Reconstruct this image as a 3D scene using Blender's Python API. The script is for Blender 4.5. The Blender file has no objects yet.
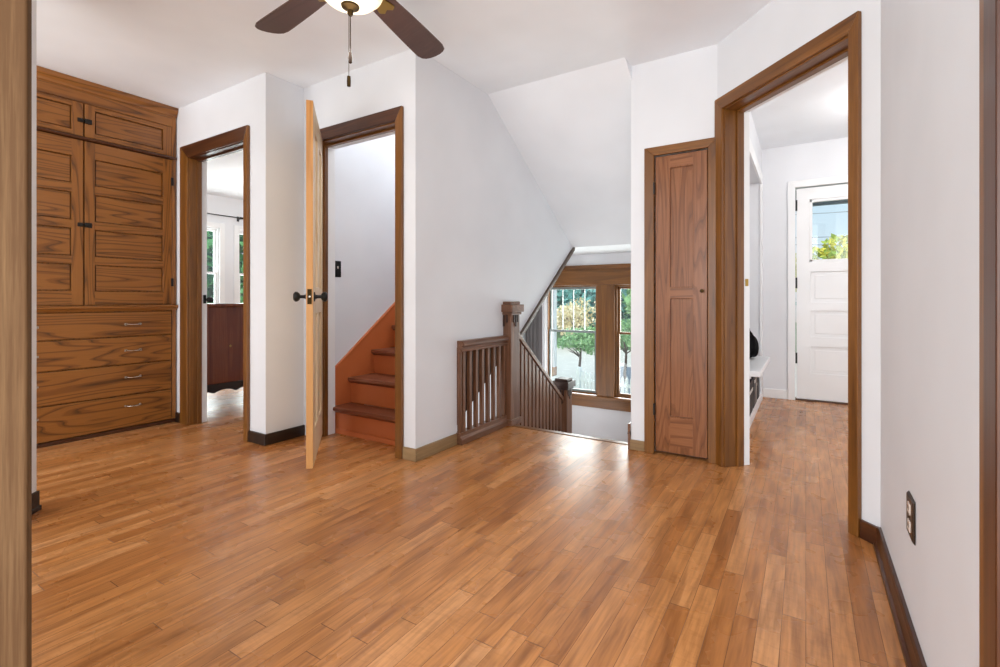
import bpy, bmesh, math, random
from mathutils import Vector, Matrix
random.seed(7)
S = bpy.context.scene
COL = S.collection
PI = math.pi
Q = math.sqrt(.5)

# ------------------------------------------------------------------ materials
def srgb(r, g, b):
    f = lambda c: (c/255/12.92) if c/255 <= .04045 else ((c/255+.055)/1.055)**2.4
    return (f(r), f(g), f(b), 1)

class NT:
    def __init__(s, m): s.t = m.node_tree; s.n = s.t.nodes; s.l = s.t.links
    def add(s, typ, **kw):
        n = s.n.new(typ)
        for k, v in kw.items(): setattr(n, k, v)
        return n
    def link(s, a, b): s.l.new(a, b)
    def math(s, op, a, b=None, c=None):
        n = s.n.new('ShaderNodeMath'); n.operation = op
        for i, v in enumerate((a, b, c)):
            if v is None: continue
            if isinstance(v, (int, float)): n.inputs[i].default_value = v
            else: s.l.new(v, n.inputs[i])
        return n.outputs[0]
    def ramp(s, fac, stops):
        n = s.n.new('ShaderNodeValToRGB')
        e = n.color_ramp.elements
        while len(e) < len(stops): e.new(.5)
        for el, (p, c) in zip(e, stops): el.position = p; el.color = c
        s.l.new(fac, n.inputs[0]); return n.outputs[0]
    def mix(s, fac, a, b, mode='MIX'):
        n = s.n.new('ShaderNodeMix'); n.data_type = 'RGBA'; n.blend_type = mode
        if isinstance(fac, (int, float)): n.inputs[0].default_value = fac
        else: s.l.new(fac, n.inputs[0])
        for i, v in ((6, a), (7, b)):
            if isinstance(v, tuple): n.inputs[i].default_value = v
            else: s.l.new(v, n.inputs[i])
        return n.outputs[2]

def base_mat(name, color=(.8,.8,.8,1), rough=.5, metal=0, spec=.5):
    m = bpy.data.materials.new(name); m.use_nodes = True
    b = m.node_tree.nodes['Principled BSDF']
    b.inputs['Base Color'].default_value = color
    b.inputs['Roughness'].default_value = rough
    b.inputs['Metallic'].default_value = metal
    b.inputs['Specular IOR Level'].default_value = spec
    return m, b, NT(m)

def paint(name, color, rough=.55, bump=.05, scale=60, var=.03):
    m, b, t = base_mat(name, color, rough)
    tc = t.add('ShaderNodeTexCoord')
    n = t.add('ShaderNodeTexNoise'); n.inputs['Scale'].default_value = scale; n.inputs['Detail'].default_value = 3
    t.link(tc.outputs['Object'], n.inputs['Vector'])
    n2 = t.add('ShaderNodeTexNoise'); n2.inputs['Scale'].default_value = 2.5
    t.link(tc.outputs['Object'], n2.inputs['Vector'])
    lo = tuple(c*(1-var) for c in color[:3])+(1,); hi = tuple(min(1, c*(1+var)) for c in color[:3])+(1,)
    t.link(t.ramp(n2.outputs[0], [(.3, lo), (.7, hi)]), b.inputs['Base Color'])
    bp = t.add('ShaderNodeBump'); bp.inputs['Strength'].default_value = bump; bp.inputs['Distance'].default_value = .002
    t.link(n.outputs[0], bp.inputs['Height']); t.link(bp.outputs[0], b.inputs['Normal'])
    return m

def wood(name, dark, mid, light, axis='Z', rough=.35, fig=9., grain=70., contrast=.55, rot=0, spec=.5, coat=0):
    """Grain runs along axis (object space)."""
    m, b, t = base_mat(name, mid, rough, 0, spec)
    tc = t.add('ShaderNodeTexCoord'); oi = t.add('ShaderNodeObjectInfo')
    mp = t.add('ShaderNodeMapping')
    k = 'XYZ'.index(axis)
    if rot: mp.inputs['Rotation'].default_value = (0, 0, rot)
    t.link(tc.outputs['Object'], mp.inputs['Vector'])
    off = t.add('ShaderNodeVectorMath', operation='MULTIPLY_ADD')
    cx = t.add('ShaderNodeCombineXYZ')
    for i in range(3): t.link(oi.outputs['Random'], cx.inputs[i])
    t.link(cx.outputs[0], off.inputs[0]); off.inputs[1].default_value = (13.1, 7.7, 5.3)
    t.link(mp.outputs[0], off.inputs[2])
    def stretched(al, ac):
        s = t.add('ShaderNodeVectorMath', operation='MULTIPLY')
        v = [ac]*3; v[k] = al; s.inputs[1].default_value = v
        t.link(off.outputs[0], s.inputs[0]); return s.outputs[0]
    n1 = t.add('ShaderNodeTexNoise'); n1.inputs['Scale'].default_value = 1; n1.inputs['Detail'].default_value = 2
    n1.inputs['Distortion'].default_value = .12
    t.link(stretched(.42, 5.5), n1.inputs['Vector'])
    rings = t.math('FRACT', t.math('MULTIPLY', n1.outputs[0], fig))
    rl = t.math('MULTIPLY', t.math('MINIMUM', t.math('MULTIPLY', rings, 3.2), t.math('MULTIPLY', t.math('SUBTRACT', 1., rings), 7.)), 1.)
    rl = t.math('MINIMUM', rl, 1.)
    n2 = t.add('ShaderNodeTexNoise'); n2.inputs['Scale'].default_value = 1; n2.inputs['Detail'].default_value = 4
    n2.inputs['Roughness'].default_value = .75
    t.link(stretched(grain*.045, grain*1.25), n2.inputs['Vector'])
    n3 = t.add('ShaderNodeTexNoise'); n3.inputs['Scale'].default_value = 1; n3.inputs['Detail'].default_value = 1
    t.link(stretched(.7, 2.5), n3.inputs['Vector'])
    f = t.math('ADD', t.math('MULTIPLY', rl, contrast), t.math('MULTIPLY', n2.outputs[0], 1-contrast))
    c = t.ramp(f, [(.17, dark), (.42, mid), (.6, mid), (.86, light)])
    c2 = t.mix(t.math('MULTIPLY', n3.outputs[0], .35), c, mid)
    t.link(c2, b.inputs['Base Color'])
    bp = t.add('ShaderNodeBump'); bp.inputs['Strength'].default_value = .12; bp.inputs['Distance'].default_value = .002
    t.link(n2.outputs[0], bp.inputs['Height']); t.link(bp.outputs[0], b.inputs['Normal'])
    b.inputs['Coat Weight'].default_value = coat; b.inputs['Coat Roughness'].default_value = .15
    return m

def floor_mat():
    m, b, t = base_mat('maple_planks', (.4,.2,.08,1), .25)
    tc = t.add('ShaderNodeTexCoord'); sp = t.add('ShaderNodeSeparateXYZ'); t.link(tc.outputs['Object'], sp.inputs[0])
    W = .0595
    xs = t.math('DIVIDE', sp.outputs[0], W); bi = t.math('FLOOR', xs); xf = t.math('FRACT', xs)
    w1 = t.add('ShaderNodeTexWhiteNoise', noise_dimensions='1D'); t.link(bi, w1.inputs['W'])
    w2 = t.add('ShaderNodeTexWhiteNoise', noise_dimensions='1D'); t.link(t.math('ADD', bi, 77.3), w2.inputs['W'])
    ln = t.math('MULTIPLY_ADD', w2.outputs[0], .45, .5)
    ys = t.math('DIVIDE', t.math('MULTIPLY_ADD', w1.outputs[0], 3.7, t.math('ADD', sp.outputs[1], 20)), ln)
    yi = t.math('FLOOR', ys); yf = t.math('FRACT', ys)
    cv = t.add('ShaderNodeCombineXYZ'); t.link(bi, cv.inputs[0]); t.link(yi, cv.inputs[1])
    pr = t.add('ShaderNodeTexWhiteNoise', noise_dimensions='2D'); t.link(cv.outputs[0], pr.inputs['Vector'])
    # fine grain offset per plank
    sh = t.add('ShaderNodeVectorMath', operation='MULTIPLY_ADD'); t.link(pr.outputs['Color'], sh.inputs[0]); sh.inputs[1].default_value = (31, 17, 9)
    t.link(tc.outputs['Object'], sh.inputs[2])
    def st(v):
        s = t.add('ShaderNodeVectorMath', operation='MULTIPLY'); s.inputs[1].default_value = v; t.link(sh.outputs[0], s.inputs[0]); return s.outputs[0]
    n1 = t.add('ShaderNodeTexNoise'); n1.inputs['Scale'].default_value = 1; n1.inputs['Detail'].default_value = 4; n1.inputs['Distortion'].default_value = .6
    t.link(st((28, 3.2, 1)), n1.inputs['Vector'])
    n2 = t.add('ShaderNodeTexNoise'); n2.inputs['Scale'].default_value = 1; n2.inputs['Detail'].default_value = 3
    t.link(st((105, 7, 1)), n2.inputs['Vector'])
    n3 = t.add('ShaderNodeTexNoise'); n3.inputs['Scale'].default_value = 1; n3.inputs['Detail'].default_value = 3; n3.inputs['Distortion'].default_value = 1.5
    t.link(st((14, 40, 1)), n3.inputs['Vector'])   # cross figure
    plank = t.ramp(pr.outputs[0], [(0., srgb(*FL[0])), (.28, srgb(*FL[1])), (.72, srgb(*FL[2])), (1., srgb(*FL[3]))])
    g = t.ramp(n1.outputs[0], [(.3, (.56,.49,.42,1)), (.52, (1,1,1,1)), (.75, (1.16,1.14,1.1,1))])
    c = t.mix(.8, plank, g, 'MULTIPLY')
    g2 = t.ramp(n2.outputs[0], [(.32, (.70,.66,.62,1)), (.6, (1.06,1.06,1.06,1))])
    c = t.mix(.7, c, g2, 'MULTIPLY')
    g3 = t.ramp(n3.outputs[0], [(.36, (.72,.66,.6,1)), (.5, (1,1,1,1))])
    c = t.mix(t.math('MULTIPLY', t.math('GREATER_THAN', pr.outputs[0], .6), .28), c, g3, 'MULTIPLY')
    # joints
    ex = t.math('MINIMUM', xf, t.math('SUBTRACT', 1, xf))
    ey = t.math('MULTIPLY', t.math('MINIMUM', yf, t.math('SUBTRACT', 1, yf)), ln)
    gap = t.math('MAXIMUM', t.math('LESS_THAN', ex, .011), t.math('LESS_THAN', ey, .0011))
    c = t.mix(t.math('MULTIPLY', gap, .8), c, srgb(60, 30, 14))
    t.link(c, b.inputs['Base Color'])
    lw = t.add('ShaderNodeTexNoise'); lw.inputs['Scale'].default_value = 5; lw.inputs['Detail'].default_value = 3
    t.link(tc.outputs['Object'], lw.inputs['Vector'])
    t.link(t.math('ADD', t.math('MULTIPLY_ADD', lw.outputs[0], .16, .20), t.math('MULTIPLY', gap, .3)), b.inputs['Roughness'])
    hgt = t.math('ADD', t.math('MULTIPLY', gap, -1.), t.math('ADD', t.math('MULTIPLY', lw.outputs[0], .7), t.math('MULTIPLY', pr.outputs[0], .25)))
    bp = t.add('ShaderNodeBump'); bp.inputs['Strength'].default_value = .12; bp.inputs['Distance'].default_value = .004
    t.link(hgt, bp.inputs['Height']); t.link(bp.outputs[0], b.inputs['Normal'])
    b.inputs['Specular IOR Level'].default_value = .5
    return m
FL = [(170,109,58), (189,126,70), (201,139,83), (210,151,98)]

def metal(name, color, rough=.35, m=1.): return base_mat(name, color, rough, m)[0]
def leafmat(name, a, b_):
    m, b, t = base_mat(name, a, .6)
    g = t.add('ShaderNodeNewGeometry')
    t.link(t.ramp(g.outputs['Random Per Island'], [(0, a), (1, b_)]), b.inputs['Base Color'])
    b.inputs['Transmission Weight'].default_value = 0
    return m
def glass(name, tint=(1,1,1,1), refl=.06):
    m = bpy.data.materials.new(name); m.use_nodes = True; t = NT(m); t.n.clear()
    o = t.add('ShaderNodeOutputMaterial'); tr = t.add('ShaderNodeBsdfTransparent'); gl = t.add('ShaderNodeBsdfGlossy'); mx = t.add('ShaderNodeMixShader')
    tr.inputs[0].default_value = tint; gl.inputs['Roughness'].default_value = .02; mx.inputs[0].default_value = refl
    t.link(tr.outputs[0], mx.inputs[1]); t.link(gl.outputs[0], mx.inputs[2]); t.link(mx.outputs[0], o.inputs[0])
    return m
def emis(name, color, strength, base):
    m, b, t = base_mat(name, base, .4)
    b.inputs['Emission Color'].default_value = color; b.inputs['Emission Strength'].default_value = strength
    return m

M = {}
M['wall'] = paint('wall_paint', srgb(225,227,231), .55)
M['ceil'] = paint('ceiling_paint', srgb(240,244,249), .7)
M['trimw'] = paint('white_enamel', srgb(236,237,238), .35, .03)
M['floor'] = floor_mat()
OAK = (srgb(64,34,10), srgb(124,75,28), srgb(154,98,42))
for a in 'XYZ':
    M['oak'+a] = wood('oak_cabinet_'+a, *OAK, axis=a, fig=18, contrast=.6, rough=.32)
CAS = (srgb(56,30,9), srgb(110,67,22), srgb(150,98,40))
for a in 'XYZ':
    M['cas'+a] = wood('oak_casing_'+a, *CAS, axis=a, fig=5, contrast=.35, rough=.34)
M['casD'] = wood('oak_casing_diagonal', *CAS, axis='X', fig=5, contrast=.35, rough=.34, rot=PI/4)
DCAS = (srgb(34,17,9), srgb(66,34,17), srgb(100,58,28))
for a in 'XYZ':
    M['dcas'+a] = wood('dark_casing_'+a, *DCAS, axis=a, fig=5, contrast=.35, rough=.32)
M['dcasD'] = wood('dark_casing_diagonal', *DCAS, axis='X', fig=5, contrast=.35, rough=.32, rot=PI/4)
DOK = (srgb(66,36,16), srgb(122,72,36), srgb(158,104,66))
M['dokZ'] = wood('oak_closet_door', *DOK, axis='Z', fig=22, contrast=.4, rough=.3)
M['dokX'] = wood('oak_closet_rail', *DOK, axis='X', fig=9, contrast=.5, rough=.3)
NEW = (srgb(58,32,20), srgb(108,72,50), srgb(160,120,96))
for a in 'XYZ':
    M['new'+a] = wood('stained_balustrade_'+a, *NEW, axis=a, fig=5, contrast=.3, rough=.3)
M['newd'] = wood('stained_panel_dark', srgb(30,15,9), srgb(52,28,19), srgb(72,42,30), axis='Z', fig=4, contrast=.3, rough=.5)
GREY = (srgb(84,62,40), srgb(140,112,76), srgb(178,150,110))
for a in 'XYZ':
    M['grey'+a] = wood('worn_oak_'+a, *GREY, axis=a, fig=5, contrast=.3, rough=.5)
M['greyD'] = wood('worn_oak_diagonal', *GREY, axis='X', fig=5, contrast=.3, rough=.5, rot=PI/4)
NEAR = (srgb(46,28,14), srgb(86,60,36), srgb(120,92,62))
M['nearZ'] = wood('near_casing', *NEAR, axis='Z', fig=6, contrast=.3, rough=.75, spec=.15)
BLK = (srgb(16,10,7), srgb(34,22,15), srgb(58,38,26))
for a in 'XY': M['blk'+a] = wood('dark_baseboard_'+a, *BLK, axis=a, fig=4, contrast=.3, rough=.35)
M['blkD'] = wood('dark_baseboard_diagonal', *BLK, axis='X', fig=4, contrast=.3, rough=.35, rot=PI/4)
M['pineE'] = wood('pine_edge', srgb(176,116,56), srgb(208,150,86), srgb(222,172,112), axis='Z', fig=4, contrast=.5, rough=.4)
M['pine'] = wood('pine_face', srgb(196,160,112), srgb(226,200,160), srgb(238,218,186), axis='Z', fig=5, contrast=.5, rough=.4)
M['riser'] = paint('orange_riser_paint', srgb(194,106,58), .4, .08, 40, .08)
M['tread'] = wood('worn_tread', srgb(70,34,20), srgb(122,66,42), srgb(164,110,82), axis='X', fig=5, contrast=.3, rough=.35)
M['drs'] = wood('dresser_mahogany', srgb(56,18,8), srgb(108,46,20), srgb(140,74,38), axis='Z', fig=5, contrast=.4, rough=.25)
M['drsd'] = base_mat('dresser_apron_dark', srgb(34,14,8), .35)[0]
M['blade'] = wood('fan_blade_walnut', srgb(52,32,26), srgb(78,52,44), srgb(92,64,54), axis='X', fig=4, contrast=.3, rough=.45)
M['bronze'] = metal('aged_bronze', srgb(66,50,28), .5)
M['brass'] = metal('aged_brass', srgb(170,136,72), .3)
M['black'] = base_mat('black_iron', srgb(20,19,18), .35, .3)[0]
M['steel'] = metal('bright_nickel', srgb(205,200,190), .2)
M['bowl'] = emis('frosted_bowl', (1,.84,.58,1), .42, srgb(248,232,196))
M['plate'] = base_mat('bronze_plate', srgb(58,44,34), .35, .6)[0]
M['recep'] = base_mat('ivory_receptacle', srgb(222,208,196), .4)[0]
M['curt'] = paint('grey_curtain', srgb(118,114,114), .8, .1, 200)
M['curtl'] = paint('pale_curtain_lining', srgb(225,225,228), .8, .1, 200)
M['glass'] = glass('window_glass', (.93,.97,.97,1), .05)
M['storm'] = base_mat('storm_frame', srgb(128,136,134), .4)[0]
M['bag'] = base_mat('black_nylon', srgb(10,10,11), .8, 0, .1)[0]
M['bin1'] = base_mat('charcoal_bin', srgb(62,58,58), .7)[0]
M['bin2'] = base_mat('taupe_bin', srgb(128,118,112), .7)[0]
M['lawn'] = paint('lawn', srgb(92,120,70), .9, .4, 30, .3)
M['drive'] = paint('pale_gravel', srgb(226,218,206), .9, .3, 20, .06)
M['road'] = paint('asphalt', srgb(128,136,146), .9, .2, 20, .05)
M['fence'] = base_mat('white_vinyl', srgb(240,240,238), .5)[0]
M['bark'] = paint('bark', srgb(88,74,66), .9, .5, 40, .2)
M['lf_teal'] = leafmat('leaf_teal', srgb(58,122,122), srgb(130,190,180))
M['lf_grn'] = leafmat('leaf_green', srgb(92,146,88), srgb(176,210,150))
M['lf_aut'] = leafmat('leaf_autumn', srgb(206,190,136), srgb(252,236,206))
M['lf_dk'] = leafmat('leaf_dark', srgb(24,84,56), srgb(104,170,96))
M['lf_yel'] = leafmat('leaf_yellow', srgb(120,150,60), srgb(236,218,96))
M['porch'] = base_mat('porch_soffit', srgb(88,104,116), .7)[0]

# ------------------------------------------------------------------ mesh builder
class MB:
    def __init__(s, mtx=None): s.b = bmesh.new(); s.m = mtx or Matrix()
    def V(s, p): return s.b.verts.new(s.m @ Vector(p))
    def box(s, x0, x1, y0, y1, z0, z1):
        if x0 > x1: x0, x1 = x1, x0
        if y0 > y1: y0, y1 = y1, y0
        if z0 > z1: z0, z1 = z1, z0
        v = [s.V((x, y, z)) for z in (z0, z1) for x, y in ((x0,y0),(x1,y0),(x1,y1),(x0,y1))]
        for f in ((3,2,1,0),(4,5,6,7),(0,1,5,4),(1,2,6,5),(2,3,7,6),(3,0,4,7)): s.b.faces.new([v[i] for i in f])
        return s
    def prism(s, pts, axis, a, b):
        """pts: 2D polygon in the two other axes (cyclic order), extruded along axis from a to b."""
        k = 'XYZ'.index(axis)
        def mk(p, h):
            o = [0,0,0]; o[k] = h; r = [i for i in range(3) if i != k]; o[r[0]], o[r[1]] = p; return s.V(o)
        A = [mk(p, a) for p in pts]; B = [mk(p, b) for p in pts]; n = len(pts)
        fs = [s.b.faces.new(A), s.b.faces.new(B[::-1])]
        for i in range(n): fs.append(s.b.faces.new((A[i], B[i], B[(i+1)%n], A[(i+1)%n])))
        return s
    def lathe(s, prof, c, axis='Z', n=20):
        k = 'XYZ'.index(axis); r = [i for i in range(3) if i != k]; rings = []
        for rad, h in prof:
            if rad < 1e-6:
                o = list(c); o[k] += h; rings.append([s.V(o)]); continue
            ring = []
            for i in range(n):
                o = list(c); o[k] += h; a = 2*PI*i/n
                o[r[0]] += rad*math.cos(a); o[r[1]] += rad*math.sin(a); ring.append(s.V(o))
            rings.append(ring)
        for A, B in zip(rings, rings[1:]):
            for i in range(n):
                j = (i+1) % n
                if len(A) == 1 and len(B) == 1: continue
                if len(A) == 1: s.b.faces.new((A[0], B[j], B[i]))
                elif len(B) == 1: s.b.faces.new((A[i], A[j], B[0]))
                else: s.b.faces.new((A[i], A[j], B[j], B[i]))
        for ring, rev in ((rings[0], True), (rings[-1], False)):
            if len(ring) > 1: s.b.faces.new(ring[::-1] if rev else ring)
        return s
    def tube(s, pts, rad, n=8):
        P = [Vector(p) for p in pts]; rings = []
        for i, p in enumerate(P):
            d = (P[min(i+1, len(P)-1)] - P[max(i-1, 0)]).normalized()
            u = d.cross(Vector((0,0,1)) if abs(d.z) < .9 else Vector((1,0,0))).normalized(); w = d.cross(u)
            R = rad[i] if isinstance(rad, (list, tuple)) else rad
            rings.append([s.V(p + R*(math.cos(2*PI*j/n)*u + math.sin(2*PI*j/n)*w)) for j in range(n)])
        for A, B in zip(rings, rings[1:]):
            for j in range(n): s.b.faces.new((A[j], A[(j+1)%n], B[(j+1)%n], B[j]))
        s.b.faces.new(rings[0][::-1]); s.b.faces.new(rings[-1]); return s
    def build(s, name, mat, parent=None, bevel=.0, smooth=False, seg=2, origin=None):
        bmesh.ops.recalc_face_normals(s.b, faces=s.b.faces)
        org = Vector(origin) if origin is not None else Vector((0,0,0))
        base = Vector((0,0,0))
        p = parent
        while p is not None: base += p.location; p = p.parent
        bmesh.ops.translate(s.b, verts=s.b.verts, vec=-(org if origin is not None else base))
        me = bpy.data.meshes.new(name); s.b.to_mesh(me); s.b.free()
        me.materials.append(mat)
        o = bpy.data.objects.new(name, me); COL.objects.link(o)
        if parent is not None:
            o.parent = parent
            if origin is not None: o.location = org - base
        elif origin is not None: o.location = org
        if smooth:
            for f in me.polygons: f.use_smooth = True
            try: me.set_sharp_from_angle(angle=math.radians(40))
            except Exception: pass
        if bevel:
            md = o.modifiers.new('bevel', 'BEVEL'); md.width = bevel; md.segments = seg; md.limit_method = 'ANGLE'; md.angle_limit = math.radians(40)
        return o

def tag(o, label=None, cat=None, group=None, kind=None):
    if label: o['label'] = label
    if cat: o['category'] = cat
    if group: o['group'] = group
    if kind: o['kind'] = kind
    return o
def empty(name, loc, label=None, cat=None, group=None, kind=None):
    o = bpy.data.objects.new(name, None); COL.objects.link(o); o.location = loc; o.empty_display_size = .1
    return tag(o, label, cat, group, kind)
def st(mb, name, mat, label=None, cat=None, bevel=0, smooth=False):
    return tag(mb.build(name, mat, bevel=bevel, smooth=smooth), label, cat, None, 'structure')

# ------------------------------------------------------------------ key dimensions (metres)
H = 2.38                       # ceiling
XS, YS = -1.92, 2.062          # stair block faces
XD, YD = -2.946, 1.791         # left doorway wall
XC = -4.10                     # cabinet front
YN, XN = 2.924, -.93           # closet wall, its stair end
XR = .2406                     # right wall
XE, YE = -.36, 5.146           # entry hall
XSL = -2.84                    # stairwell left wall
YW = 5.0                       # stair window wall
HL = 1.43                      # landing ceiling
ZL = -.90                      # landing floor
K = Vector((-.4295, 2.9245, 0))
DM = Matrix(((Q, Q, 0, K.x), (-Q, Q, 0, K.y), (0, 0, 1, 0), (0, 0, 0, 1)))   # diagonal wall frame: x along, y outward

# ------------------------------------------------------------------ shell
f = MB()
f.box(-9, 2.6, -.6, 2.2, -.12, 0).box(-7.2, -2.96, 2.2, 6.0, -.12, 0).box(-1.93, 2.6, 2.2, 3.02, -.12, 0)
f.box(-.36, 2.6, 3.02, 5.3, -.12, 0).box(-2.96, -1.93, 2.2, 2.36, -.12, 0).box(-.83, -.36, 3.02, 5.3, -.12, 0)
st(f, 'floor', M['floor'], 'orange-brown maple strip floor running through all the rooms', 'floor')
f = MB().box(-2.96, -.83, 3.9, 5.12, ZL-.1, ZL)
for i in range(4): f.box(XS+.02, XN, 3.02+.22*i, 3.02+.22*(i+1)+.02, ZL-.1, -.18*(i+1))
st(f, 'floor_landing', M['treadY'] if 'treadY' in M else M['tread'], 'lower stair landing and steps under the window', 'stairs')
st(MB().box(XS+.03, XN, 2.99, 3.045, -.03, .004), 'trim_14', M['casX'], 'wooden nosing along the floor edge above the descending steps', 'trim', bevel=.006)

c = MB()
c.box(-9, 2.6, -2.6, 2.062, H, H+.1).box(-7.2, -2.96, 2.062, 6.0, H, H+.1).box(XS-.1, 2.6, 2.062, 2.795, H, H+.1).box(XN, 2.6, 2.795, 3.05, H, H+.1)
st(c, 'ceiling', M['ceil'], 'white ceiling of the main room', 'ceiling')
st(MB().box(-.9, 2.6, 3.05, 5.3, 2.363, 2.48), 'ceiling_entry', M['ceil'], 'white ceiling of the entry hall', 'ceiling')
c = MB().prism([(2.795, H), (4.235, HL), (4.235, HL+.16), (2.795, H+.16)], 'X', XS-.02, XN+.005)
c.box(-2.96, -.83, 4.235, 5.1, HL, HL+.1)
st(c, 'ceiling_stair', M['ceil'], 'sloped ceiling over the descending stairs', 'ceiling')
dz = lambda y: .174 + (y-2.595)*.7655      # underside line of the rising flight
st(MB().prism([(2.37, 0), (4.235, HL), (4.235, HL+.06), (2.37, .06)], 'X', -2.9, XS-.1), 'ceiling_underside', M['wall'], 'plaster underside of the rising stairs', 'ceiling')

# stair block: front wall with doorway, side wall
OL, OR, OH = -2.80, -2.069, 1.985
w = MB().box(XD-.12, OL-.001, YS, YS+.14, 0, 4).box(OR, XS, YS, YS+.12, 0, 4).box(OL-.001, OR, YS, YS+.14, OH, 4)
st(w, 'wall_stair_front', M['wall'], 'white wall around the stair doorway', 'wall')
w = MB().prism([(YS+.12, 0), (2.444, 0), (2.444, .62), (3.178, .62), (4.235, HL), (2.795, H), (2.795, 3.2), (YS+.12, 3.2)], 'X', XS-.1, XS)
st(w, 'wall_stair_side', M['wall'], 'white wall beside the balustrade with sloping lower edge', 'wall')
st(MB().box(XSL-.12, XSL, YS+.14, 5.1, ZL, 4), 'wall_stairwell_left', M['wall'], 'white plaster wall inside the stairwell with switch', 'wall')
st(MB().box(XSL, XS, 4.3, 4.4, HL+.1, 4).box(XSL-.1, XS+.1, YS, 4.4, 4, 4.1), 'wall_stairwell_back', M['wall'], 'white wall at the top of the rising stairs', 'wall')
# left doorway wall
DL, DR, DH = -3.902, -3.172, 1.985
w = MB().box(-7.1, DL, YD, YD+.115, 0, H).box(DR, XD, YD, YD+.115, 0, H).box(DL, DR, YD, YD+.115, DH, H).box(XD-.12, XD, YD+.115, YS, 0, H)
st(w, 'wall_left_doorway', M['wall'], 'white wall with the doorway to the dresser room', 'wall')
st(MB().box(-4.72, -4.60, .2, YD, 0, H), 'wall_left', M['wall'], 'white wall behind the built-in cabinet', 'wall')
# closet wall and stairwell right wall
w = MB().box(XN, -.79, YN, YN+.1, 0, H).box(-.79, -.47, YN, YN+.1, 1.80, H).box(-.47, K.x, YN, YN+.1, 0, H)
st(w, 'wall_closet', M['wall'], 'white wall with the narrow closet door', 'wall')
st(MB().box(XN, XN+.1, YN+.1, 5.1, ZL-.1, H), 'wall_stair_right', M['wall'], 'white wall on the right of the descending stairs', 'wall')
# diagonal wall
DLn = .947
w = MB(DM).box(0, .056, 0, .156, 0, H).box(.835, DLn, 0, .156, 0, H).box(.056, .835, 0, .156, 1.996, H)
st(w, 'wall_diagonal', M['wall'], 'white diagonal wall with the entry doorway', 'wall')
st(MB().box(XR, XR+.12, .87, 2.252, 0, H).box(XR, XR+.12, -1.0, .87, 2.0, H), 'wall_right', M['wall'], 'white wall on the right with the outlet', 'wall')
# entry hall
NY0, NY1, NH = 3.75, 4.93, 2.0
w = MB().box(XE-.1, XE, 3.03, NY0, 0, 2.363).box(XE-.1, XE, NY1, YE, 0, 2.363).box(XE-.1, XE, NY0, NY1, NH, 2.363)
w.box(-.80, -.76, NY0-.04, NY1+.04, 0, NH+.04).box(-.76, XE-.1, NY0-.04, NY0, 0, NH+.04).box(-.76, XE-.1, NY1, NY1+.04, 0, NH+.04).box(-.76, XE-.1, NY0, NY1, NH, NH+.04)
st(w, 'wall_entry_left', M['wall'], 'white entry hall wall with a recessed nook', 'wall')
EL, ER, EH = -.083, .79, 1.965
w = MB().box(XE-.1, EL, YE, YE+.14, 0, 2.363).box(ER, 2.4, YE, YE+.14, 0, 2.363).box(EL, ER, YE, YE+.14, EH, 2.363)
st(w, 'wall_entry_far', M['wall'], 'grey-white end wall of the entry hall', 'wall')
st(MB().box(1.3, 1.4, 3.2, YE, 0, 2.363), 'wall_entry_right', M['wall'], 'white right wall of the entry hall', 'wall')
# landing window wall
WZ0, WZ1 = -.13, 1.09
w = MB().box(-2.96, -2.60, YW, YW+.12, ZL, HL).box(-1.10, -.83, YW, YW+.12, ZL, HL).box(-2.60, -1.10, YW, YW+.12, ZL, WZ0-.02).box(-2.60, -1.10, YW, YW+.12, WZ1, HL)
st(w, 'wall_landing', M['wall'], 'white wall around the stair landing window', 'wall')
# left room window wall
LX = -7.04
LW = [(2.93, 3.60), (3.87, 4.54)]
w = MB().box(LX-.12, LX, 1.9, LW[0][0], 0, H).box(LX-.12, LX, LW[0][1], LW[1][0], 0, H).box(LX-.12, LX, LW[1][1], 6, 0, H)
for a, b in LW: w.box(LX-.12, LX, a, b, 0, .55).box(LX-.12, LX, a, b, 1.93, H)
st(w, 'wall_far_left', M['wall'], 'white window wall of the dresser room', 'wall')
st(MB().box(-7.16, -2.96, 5.9, 6.0, 0, H), 'wall_far_left_end', M['wall'], 'white end wall of the dresser room', 'wall')

# near-left wall end and its casing, near cased opening
A = Vector((-2.905, .715, 0)); NM = Matrix(((Q, -Q, 0, A.x), (-Q, -Q, 0, A.y), (0,0,1,0), (0,0,0,1)))   # x toward camera, y behind
st(MB(NM).box(0, .085, 0, .13, 0, H).box(.085, .9, 0, .13, 2.03, H), 'wall_near_left', M['wall'], 'white wall end left of the cabinet', 'wall')
B = Vector((-.985, .232, 0)); BM = Matrix(((-Q, -Q, 0, B.x), (-Q, Q, 0, B.y), (0,0,1,0), (0,0,0,1)))
st(MB(BM).box(.10, 1.2, .012, .11, 0, H), 'wall_near', M['wall'], 'white wall beside the camera on the left', 'wall')

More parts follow.
